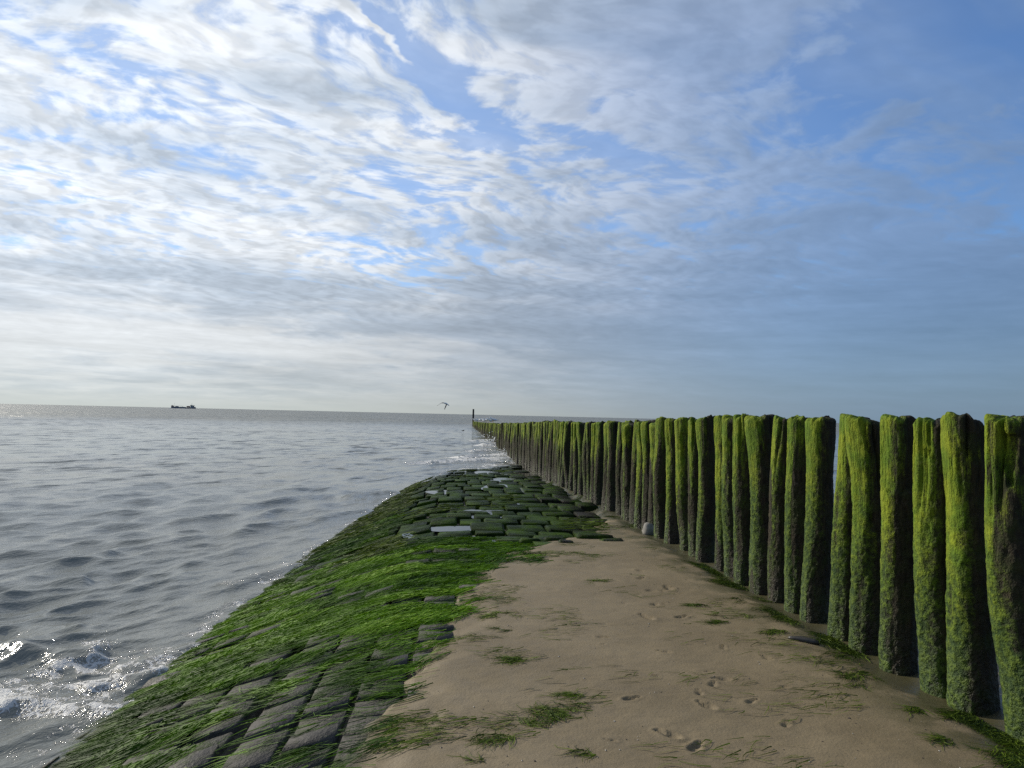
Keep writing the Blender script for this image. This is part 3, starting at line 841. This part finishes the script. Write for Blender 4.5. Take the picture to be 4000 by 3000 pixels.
# weed rooted in the joints of the bare blocks, combed over their lower neighbours
jx, jy = [], []
for ca, cb, s0, s1 in rects:
    if s1 > 6.2 or cb > cedge(s0) + .1 or ca < -2.5: continue
    m_ = vn(ca * 1.7 + 3, s0 * 1.3, 31.0) + .5 * vn(ca * 4, s0 * 5, 2.0) + .25 * sm(-ca, 1.2, 2.0)
    n_ = int(np.clip(35 + 150 * m_, 8, 150))
    h_ = n_ // 3
    jx += list(_a.uniform(ca, cb, n_ - h_)) + list(ca + _a.normal(0, .012, h_))
    jy += list(s0 + _a.normal(0, .012, n_ - h_)) + list(_a.uniform(s0, s1, h_))
jc, jy = np.array(jx), np.array(jy); jx = jc - .074 * jy
ok = np.abs(jc + 1.25) > .045; jx, jy = jx[ok], jy[ok]; n_ = len(jx)
parts.append(strands(jx, jy, on_stone, math.pi + .22 + _a.normal(0, .25, n_), _a.uniform(.05, .17, n_), _a.uniform(.004, .008, n_),
                     _a.uniform(.002, .016, n_), 3, .4, np.clip(_a.normal(.5, .2, n_), 0, 1)))
obj('green_weed', mesh_np('green_weed', *join(parts)[:2], attrs={'tint': join(parts)[2]}, mats=[M_weed]), kind='stuff',
    label='bright green hair-like weed combed over the sloping revetment stones', cat='seaweed')

# thin film of darker weed on the farther stones
N = 22000
y = 9.6 / (1 - _a.random(N) * (1 - 9.6 / 36)); c = _a.uniform(-3.0, 2.9, N); x = c - .074 * y
k = sm(fbm(x * .8, y * .5, 12.0, 3) - .25 * sm(c, -1.2, .2) + .42 * sm(c, -.5, -1.5), .0, .5) * (zstone(c, y) > SEA - .05)
ok = _a.random(N) < k; x, y, c = x[ok], y[ok], c[ok]
sc = np.interp(y, [9, 36], [1.0, 2.6])
parts = [strands(x, y, lambda X_, Y_: zstone(X_ + .074 * Y_, Y_) + .03, math.pi + .2 + _a.normal(0, .4, len(x)), _a.uniform(.10, .26, len(x)) * sc,
                 _a.uniform(.010, .018, len(x)) * sc, _a.uniform(.0, .03, len(x)), 2, .4, np.clip(_a.normal(.28, .2, len(x)) + .12 * (y < 14), 0, .8))]
# weed hanging round the feet of the piles and trailing on to the sand
N = 36000
y = 3.3 / (1 - _a.random(N) * (1 - 3.3 / 30)); off = np.abs(_a.normal(0, .19, N)); c = 3.0 - off
x = c - .074 * y
k = sm(fbm(x * 2.2, y * 2.0, 17.0, 3) - off * .8, .02, .40)
ok = _a.random(N) < k; x, y, off = x[ok], y[ok], off[ok]
sc = np.interp(y, [3, 30], [1.0, 2.2])
parts2 = [strands(x, y, sand_z, math.pi + .75 + _a.normal(0, .35, len(x)), _a.uniform(.06, .17, len(x)) * sc, _a.uniform(.003, .006, len(x)) * sc,
                  _a.uniform(.002, .012, len(x)), 3, .7, np.clip(_a.normal(.24, .22, len(x)), 0, .9))]
# scraps washed over the sand
N = 22000
y = 3.2 / (1 - _a.random(N) * (1 - 3.2 / 11)); x = _a.uniform(-.6, 2.6, N)
c = x + .074 * y; e = c - cedge(y)
k = sm(fbm(x * 2.1, y * 2.6, 23.0, 3), .10, .42) * np.clip(.08 + np.exp(-e / .5) * 1.1 + .5 * sm(c, 2.0, 2.7) + .5 * sm(y, 7.6, 8.8) * sm(c, 2.3, 1.5), 0, 1) * (e > -.05) * (c < 3)
ok = _a.random(N) < k; x, y = x[ok], y[ok]
parts2.append(strands(x, y, sand_z, math.pi + .15 + _a.normal(0, .3, len(x)), _a.uniform(.05, .16, len(x)), _a.uniform(.003, .007, len(x)),
                      _a.uniform(.002, .012, len(x)), 3, .4, np.clip(_a.normal(.55, .22, len(x)), 0, .95)))
obj('stone_weed', mesh_np('stone_weed', *join(parts)[:2], attrs={'tint': join(parts)[2]}, mats=[M_wrack]), kind='stuff',
    label='dark thin weed clinging to the far revetment stones', cat='seaweed')
obj('weed_litter', mesh_np('weed_litter', *join(parts2)[:2], attrs={'tint': join(parts2)[2]}, mats=[M_wrack]), kind='stuff',
    label='dark green weed scraps strewn on the sand and along the feet of the piles', cat='seaweed')

# single clumps lying on the sand
clumps = [(0.17, 3.95, .17, .15, 1.9, 'largest weed clump on the open sand, at the bottom of the picture'),
          (0.36, 4.06, .19, .10, 2.9, 'flat weed clump lying just right of the largest clump on the sand'),
          (-0.02, 5.98, .22, .07, 3.1, 'green weed clump on the sand beside the right edge of the weed carpet'),
          (0.00, 5.60, .10, .05, 3.3, 'small weed clump just below the clump beside the weed carpet'),
          (0.70, 8.85, .50, .20, 3.1, 'broad thin weed clump on the sand below the half-buried stones'),
          (0.20, 8.95, .35, .15, 3.2, 'weed clump between the weed carpet and the broad thin clump'),
          (1.01, 7.36, .12, .06, 3.1, 'lone small weed clump in the middle of the upper sand'),
          (0.06, 4.88, .12, .05, 3.4, 'thin weed clump on the sand right of the lowest bare blocks'),
          (-0.08, 3.50, .09, .05, 3.2, 'small weed clump at the very bottom of the picture'),
          (-0.02, 3.70, .09, .05, 3.6, 'small weed clump just above the one at the very bottom edge'),
          (0.36, 3.53, .08, .05, 3.0, 'small weed clump at the bottom edge right of the largest clump'),
          (1.98, 6.15, .20, .09, 3.4, 'dark weed clump on the sand left of the middle piles'),
          (1.72, 5.88, .12, .06, 3.2, 'small dark weed clump left of and below the clump near the middle piles'),
          (2.13, 5.62, .16, .08, 3.9, 'dark trailing weed clump just above the dark driftwood piece'),
          (2.24, 4.66, .20, .16, 3.9, 'big dark weed clump on the sand in front of the right-hand piles'),
          (2.30, 4.14, .10, .07, 3.9, 'compact dark weed clump below the big dark clump'),
          (2.52, 4.10, .10, .06, 3.7, 'weed clump between the compact clump and the foot of the piles'),
          (2.27, 3.74, .05, .04, 3.2, 'tiny dark weed clump near the lower right corner'),
          (2.44, 3.66, .07, .05, 3.2, 'small dark weed clump nearest the lower right corner'),
          (1.70, 6.44, .11, .04, 3.3, 'flat thin weed clump near the middle of the sand, above the footprints'),
          (2.42, 6.85, .22, .10, 3.6, 'wide dark weed clump against the feet of the middle piles'),
          (0.38, 4.25, .09, .04, 3.1, 'thin weed strip above the flat clump beside the largest one')]
for i, (x0, y0, rx, ry, a0, lab) in enumerate(clumps):
    n = int(170 * (rx * ry / .012)**.6 * min(1, (5.5 / y0)))
    n = max(40, min(n, 600))
    t_ = _a.uniform(0, 6.28, n); q = np.sqrt(_a.random(n)) * (1 + .5 * vn(np.cos(t_) * 1.5 + i * 5, np.sin(t_) * 1.5, i * 2.0))
    x = x0 + rx * q * np.cos(t_); y = y0 + ry * q * np.sin(t_)
    keep_ = vn(x * 9, y * 15, i * 3.3) > -.05
    x, y, q = x[keep_], y[keep_], q[keep_]
    v, f, ti = strands(x, y, sand_z, a0 + _a.normal(0, .55, len(x)), _a.uniform(.05, .15, len(x)), _a.uniform(.003, .007, len(x)),
                       np.clip(.014 * (1 - q * .75), .003, 1) * _a.uniform(.4, 1.2, len(x)) * min(1.0, (rx + ry) / .2), 4, 1.1,
                       np.clip(_a.normal(.45 if y0 > 7 or x0 < 1 else .32, .22, len(x)), 0, .95))
    z_ = float(v[:, 2].min())
    obj('seaweed_clump', mesh_np('seaweed_clump', v - np.array([x0, y0, z_]), f, attrs={'tint': ti}, mats=[M_wrack]), None, (x0, y0, z_), lab, 'seaweed',
        'weed clumps lying on the sand')

# ------------------------------------------------------------------ small solid things on the sand
def lump(name, x, y, rx, ry, rz, rot, mt, lab, cat, seed, group=None, sink=.25):
    a = np.linspace(0, 2 * math.pi, 18, endpoint=False); h = np.linspace(-math.pi / 2, math.pi / 2, 11)
    A, Hh = np.meshgrid(a, h)
    d = np.stack([np.cos(Hh) * np.cos(A), np.cos(Hh) * np.sin(A), np.sin(Hh)], -1)
    d = np.sign(d) * np.abs(d)**.8
    k = 1 + .20 * vn(d[..., 0] * 1.6 + seed, d[..., 1] * 1.6, d[..., 2] * 1.6) + .07 * vn(d[..., 0] * 5 + seed, d[..., 1] * 5, d[..., 2] * 5)
    V = d * k[..., None] * np.array([rx, ry, rz])
    o = obj(name, mesh_np(name, V.reshape(-1, 3), grid_faces(11, 18, True), mats=[mt]), None,
            (x, y, float(sand_z(np.array([x]), np.array([y]))[0]) + rz * (1 - 2 * sink)), lab, cat, group)
    o.rotation_euler = (0, 0, rot)
    return o
M_pale = flat('pale_rock', (.20, .19, .17), .8, .6, 14)
M_drift = flat('wet_driftwood', (.030, .027, .024), .45, .6, 22)
lump('pale_stone', 2.16, 11.05, .11, .10, .12, .3, M_pale, 'pale rounded stone wedged against the foot of a middle pile', 'stone', 3)
lump('driftwood_piece', 2.22, 5.43, .11, .032, .022, -.55, M_drift, 'short dark piece of driftwood lying on the sand before the piles', 'driftwood', 9)
# shell grit and pebbles
n = 260
y = 3.2 / (1 - _a.random(n) * (1 - 3.2 / 9.5)); x = _a.uniform(-.5, 2.7, n)
ok = (x + .074 * y > cedge(y) + .05) & (x + .074 * y < 2.95); x, y = x[ok], y[ok]
oct_v = np.array([[1,0,0],[0,1,0],[-1,0,0],[0,-1,0],[0,0,.6],[0,0,-.6]], float)
oct_f = np.array([[0,1,4],[1,2,4],[2,3,4],[3,0,4],[1,0,5],[2,1,5],[3,2,5],[0,3,5]])
r_ = _a.uniform(.002, .006, len(x)) * np.exp(_a.normal(0, .3, len(x)))
V = oct_v[None] * _a.uniform(.6, 1.3, (len(x), 6, 3)) * r_[:, None, None] + np.stack([x, y, sand_z(x, y) + .002], -1)[:, None]
M_shell, t, b = mat('shell_grit')
link(t, mix(t, attr(t, 'tint'), (.05, .035, .028), (.42, .38, .32)), b.inputs['Base Color']); b.inputs['Roughness'].default_value = .6
obj('shell_grit', mesh_np('shell_grit', V.reshape(-1, 3), (oct_f[None] + (np.arange(len(x)) * 6)[:, None, None]).reshape(-1, 3), smooth=False,
    attrs={'tint': np.repeat((_a.random(len(x)) > .5) * _a.uniform(.5, 1, len(x)), 6)}, mats=[M_shell]), kind='stuff',
    label='scattered shell fragments and tiny pebbles on the wet sand', cat='shells')

# spray thrown up by the breaker and against the far piles
sp = []
def spray(cx, cy, cz, sx_, sy_, h, n, r0, r1):
    x = _a.normal(cx, sx_, n); y = _a.normal(cy, sy_, n); z = cz + np.abs(_a.normal(0, h, n)); r = _a.uniform(r0, r1, n)
    sp.append((x, y, z, r))
spray(-3.98, 7.15, SEA + .04, .12, .10, .04, 110, .002, .006)
spray(-4.02, 6.1, SEA + .08, .20, .22, .03, 200, .002, .006)
spray(-3.45, 5.8, SEA + .03, .28, .10, .02, 320, .002, .006)
spray(-4.6, 6.95, SEA + .07, .25, .06, .02, 60, .002, .006)
spray(-1.35, 56.2, SEA + .2, .45, .7, .32, 120, .03, .075)
spray(-.35, 44.5, SEA + .05, .25, .5, .14, 60, .02, .05)
spray(-.2, 42.4, SEA + .05, .4, .4, .10, 60, .02, .05)
x, y, z, r = [np.concatenate(k) for k in zip(*sp)]
V = oct_v[None] * _a.uniform(.6, 1.4, (len(x), 6, 3)) * r[:, None, None] + np.stack([x, y, z], -1)[:, None]
M_spray, t, b = mat('spray'); link(t, (.75, .75, .74), b.inputs['Base Color']); b.inputs['Roughness'].default_value = .15
obj('spray', mesh_np('spray', V.reshape(-1, 3), (oct_f[None] + (np.arange(len(x)) * 6)[:, None, None]).reshape(-1, 3), smooth=False, mats=[M_spray]),
    kind='stuff', label='white spray and foam flecks above the breaking wavelets', cat='spray')

# ------------------------------------------------------------------ gulls
M_gw = flat('gull_white', (.80, .79, .76), .7, .1); M_gg = flat('gull_grey', (.62, .62, .63), .7, .2); M_gd = flat('gull_dark', (.05, .045, .042), .7, .3)
M_gy = flat('gull_bill', (.45, .22, .04), .5, .1)
def loft(path, rad, n=10, sq=1.0, name='body', mt=None, taper_z=1.0):
    P = np.array(path, float); T = np.gradient(P, axis=0); T /= np.linalg.norm(T, axis=1)[:, None]
    V = []
    for p, t_, r in zip(P, T, rad):
        a = np.cross(t_, (0, 0, 1)); 
        if np.linalg.norm(a) < .05: a = np.cross(t_, (0, 1, 0))
        a /= np.linalg.norm(a); b_ = np.cross(a, t_)
        th_ = np.linspace(0, 2 * math.pi, n, endpoint=False)
        V.append(p + r * (np.cos(th_)[:, None] * a * sq + np.sin(th_)[:, None] * b_ * taper_z))
    V = np.concatenate(V)
    return mesh_np(name, V, grid_faces(len(P), n, True), mats=[mt])
def wing_mesh(line, chord, widths, thick=.008, name='wing', mt=None):
    """a wing of real thickness: a leading edge, a trailing edge and a top and bottom skin"""
    L_ = np.array(line, float); c_ = np.array(chord, float); c_ /= np.linalg.norm(c_)
    V, n = [], len(L_)
    for p, w in zip(L_, widths):
        T_ = p + c_ * w
        mid_ = (p + T_) / 2
        V += [p, mid_ + np.array((0, 0, thick + w * .06)), T_, mid_ - np.array((0, 0, thick * .5 - w * .03))]
    F = [(i * 4 + j, i * 4 + (j + 1) % 4, (i + 1) * 4 + (j + 1) % 4, (i + 1) * 4 + j) for i in range(n - 1) for j in range(4)]
    F += [(3, 2, 1, 0), tuple((n - 1) * 4 + j for j in range(4))]
    return mesh_np(name, np.array(V), np.array(F), mats=[mt])
gb = loft([(.275, 0, .300), (.235, 0, .305), (.215, 0, .312), (.185, 0, .322), (.15, 0, .312), (.12, 0, .275), (.06, 0, .225), (-.04, 0, .20), (-.14, 0, .195), (-.24, 0, .19), (-.32, 0, .185)],
          [.003, .010, .026, .038, .040, .044, .070, .078, .058, .028, .006], mt=M_gw)
gwl = wing_mesh([(.09, .062, .25), (-.02, .088, .235), (-.16, .075, .215), (-.34, .02, .20)], (0, -.12, -1), (.055, .085, .065, .012), mt=M_gg)
gwr = wing_mesh([(.09, -.062, .25), (-.02, -.088, .235), (-.16, -.075, .215), (-.34, -.02, .20)], (0, .12, -1), (.055, .085, .065, .012), mt=M_gg)
leg_me = loft([(0, 0, .15), (.004, 0, .07), (0, 0, .006), (.03, 0, .004)], [.008, .006, .007, .004], 6, mt=M_gy)
def gull(x, y, z, rot, k, label):
    g = obj('gull', None, None, (x, y, z), label, 'gull', 'gulls perched on the far piles')
    g.rotation_euler = (0, 0, rot); g.scale = (k, k, k)
    obj('body', gb, g); obj('wing', gwl, g); obj('wing', gwr, g)
    for sy_ in (-.025, .025): obj('leg', leg_me, g, (0, sy_, 0))
perch = [(63.5, -2.9, 1.25, 'large grey-backed gull nearest the camera, last of the perched flock'), (70, -2.6, 1.15, 'dark-backed gull second nearest in the perched flock'),
         (72.5, 2.9, 1.1, 'gull third nearest in the perched flock on the piles'), (78, -1.5, 1.2, 'white gull fourth nearest in the perched flock'),
         (81.5, 3.0, 1.15, 'white gull fifth nearest in the perched flock'), (86, 2.6, 1.2, 'white gull sixth nearest in the perched flock'),
         (92, -2.9, 1.2, 'white gull seventh nearest in the perched flock'), (101, -1.2, 1.25, 'white gull eighth nearest in the perched flock'),
         (111, 3.0, 1.25, 'small white gull fourth from the tall post'), (121, -2.7, 1.3, 'small white gull third from the tall post'),
         (131, 2.8, 1.3, 'small white gull second from the tall post'), (142, -2.0, 1.3, 'small white gull closest to the tall post')]
for yy, rot, k, lab in perch:
    px_, py_, pz_ = min(far_tops, key=lambda q: abs(q[1] - yy))
    gull(px_, py_, pz_ + .01, rot, k * 1.25, lab)
# one in flight, wings arched down, heading right
g = obj('gull', None, None, (-6.45, 70, 2.64), 'lone gull in flight with drooping wings left of the tall post', 'gull'); g.scale = (1.2, 1.2, 1.2)
obj('body', loft([(.34, .12, -.19), (.29, .10, -.155), (.26, .09, -.13), (.22, .08, -.10), (.17, .06, -.065), (.08, .02, -.01), (-.02, -.02, .03), (-.12, -.06, .04), (-.20, -.09, .045)],
                 [.004, .016, .034, .042, .046, .068, .062, .036, .012], mt=M_gw), g)
obj('wing', wing_mesh([(.06, .06, .03), (-.14, .22, .10), (-.30, .30, .10), (-.46, .28, -.01), (-.60, .22, -.13), (-.70, .16, -.19)], (-.25, -.7, -.35), (.17, .19, .18, .15, .11, .03), mt=M_gd), g)
obj('wing', wing_mesh([(.14, -.02, -.05), (.12, -.22, -.15), (.08, -.34, -.28), (.02, -.40, -.42), (-.02, -.40, -.50)], (-.45, -.5, -.1), (.15, .14, .12, .08, .02), mt=M_gd), g)
obj('tail', wing_mesh([(-.16, -.11, .045), (-.30, -.17, .045)], (.3, -.8, 0), (.06, .10), mt=M_gw), g)
# and one skimming low over the water
g2 = obj('gull', None, None, (-6.0, 90, SEA + .30), 'tiny dark bird skimming the water left of the pile row', 'bird')
obj('body', loft([(-.22, 0, .01), (-.16, 0, .02), (-.08, 0, .01), (.04, 0, 0), (.18, 0, 0)], [.006, .03, .055, .05, .01], mt=M_gd), g2)
obj('wing', wing_mesh([(0, .03, .02), (.02, .25, .10), (.08, .48, .05)], (1, .1, 0), (.14, .11, .03), mt=M_gd), g2)
obj('wing', wing_mesh([(0, -.03, .02), (.02, -.25, .10), (.08, -.48, .05)], (1, -.1, 0), (.14, .11, .03), mt=M_gd), g2)

# ------------------------------------------------------------------ the ship
M_hull = flat('hull_paint', (.14, .155, .185), .5, .15, .05); M_red = flat('red_paint', (.13, .055, .055), .55, .2, .2)
M_house = flat('deckhouse_paint', (.20, .24, .26), .5, .1, .2); M_win = flat('bridge_glass', (.03, .035, .04), .2, .1)
M_steel = flat('deck_steel', (.09, .09, .10), .6, .2, .2); M_wake = flat('bow_wave_foam', (.65, .66, .66), .7, .1)
def hexa(name, x0, x1, z0_, z1_, hw0, hw1=None, parent=None, mt=None, x0t=None, x1t=None):
    """tapered box: x range at bottom and top, half width at bottom and top"""
    hw1 = hw0 if hw1 is None else hw1; x0t = x0 if x0t is None else x0t; x1t = x1 if x1t is None else x1t
    v = [(x0, -hw0, z0_), (x1, -hw0, z0_), (x1, hw0, z0_), (x0, hw0, z0_), (x0t, -hw1, z1_), (x1t, -hw1, z1_), (x1t, hw1, z1_), (x0t, hw1, z1_)]
    f = [(3, 2, 1, 0), (4, 5, 6, 7), (0, 1, 5, 4), (1, 2, 6, 5), (2, 3, 7, 6), (3, 0, 4, 7)]
    me = bpy.data.meshes.new(name); me.from_pydata(v, [], f); me.materials.append(mt)
    return obj(name, me, parent)
ship = obj('cargo_ship', None, None, (-1068.0, 2337.0, SEA), 'dark-hulled cargo ship with white deckhouse astern, on the horizon', 'ship')
ship.rotation_euler = (0, 0, R(26)); ship.scale = (.82, .82, .82)
xs = [-45, -44.2, -42, -38, -32, -31, 20, 24, 38, 43, 45]
hw = [.15, 1.6, 3.6, 5.6, 6.8, 6.9, 7.0, 7.0, 6.6, 5.6, 4.6]
sh = [7.6, 7.3, 7.0, 6.8, 6.6, 5.3, 4.2, 5.0, 5.2, 5.4, 5.5]
V, F = [], []
for x, w, h in zip(xs, hw, sh):
    rk = 1.2 * (x < -43)
    V += [(x + rk, -w * .75, -2), (x + rk * .5, -w * .92, 0), (x, -w, h), (x, w, h), (x + rk * .5, w * .92, 0), (x + rk, w * .75, -2)]
for i in range(len(xs) - 1):
    for j in range(5): F.append((i * 6 + j, (i + 1) * 6 + j, (i + 1) * 6 + j + 1, i * 6 + j + 1))
F += [(0, 1, 2, 3), (0, 3, 4, 5)]; n_ = (len(xs) - 1) * 6; F += [(n_ + 3, n_ + 2, n_ + 1, n_), (n_ + 5, n_ + 4, n_ + 3, n_)]
hull = obj('hull', mesh_np('hull', np.array(V, float), np.array(F), smooth=False, mats=[M_hull]), ship)
fc = hexa('forecastle', -43.5, -36, 7.0, 10.6, 4.2, 4.8, ship, M_red, -44.5, -35.5)
hexa('windlass', -42, -39.5, 10.6, 12.6, 1.6, 1.2, fc, M_red)
hexa('breakwater', -36, -32.5, 7.0, 8.8, 5.0, 4.6, ship, M_steel, -35.6, -34.5)
hexa('hatch_cover', -31, -14, 5.0, 8.6, 5.2, 4.8, ship, M_hull, -29, -20)
hexa('hatch_cover', -13.5, 9, 4.6, 6.2, 5.2, 4.8, ship, M_hull)
crane = hexa('crane_boom', -32, -1.5, 9.0, 9.7, .5, .4, ship, M_steel, -32, -1.5)
hexa('crane_rest', -3.2, -2.2, 5.9, 9.0, .5, .5, crane, M_steel)
hexa('foremast', -33.9, -33.3, 8.5, 22.5, .3, .2, ship, M_steel, -32.4, -32.1)
hexa('cargo_stack', 11, 24, 4.8, 9.4, 5.6, 5.4, ship, M_red)
hexa('stack_lid', 12.5, 23, 9.4, 10.2, 4.6, 4.2, ship, M_steel)
dh = hexa('deckhouse', 25.2, 36.0, 5.2, 11.2, 6.0, 5.6, ship, M_house)
br = hexa('bridge', 24.4, 33.5, 11.2, 14.2, 6.4, 6.6, dh, M_house, 24.0, 33.0)
hexa('window_band', 23.9, 33.3, 12.5, 13.5, 6.63, 6.68, dh, M_win)
hexa('mast', 29.6, 30.2, 14.2, 24.5, .3, .2, ship, M_steel, 29.8, 30.0)
hexa('radar_arm', 28.2, 31.6, 17.4, 18.0, .3, .3, ship, M_steel)
fn = hexa('funnel', 35.5, 38.6, 5.3, 13.2, 1.8, 1.5, ship, M_red, 36.0, 39.0)
hexa('funnel_cap', 35.8, 39.2, 13.2, 14.4, 1.6, 1.6, fn, M_hull)
hexa('poop', 38.8, 43.5, 5.3, 7.2, 4.2, 4.0, ship, M_house)
bw = lump('bow_wave', 0, 1, 5.5, 3.2, 1.5, 0, M_wake, None, None, 4); bw.parent = ship; bw.location = (-48, 0, .1)
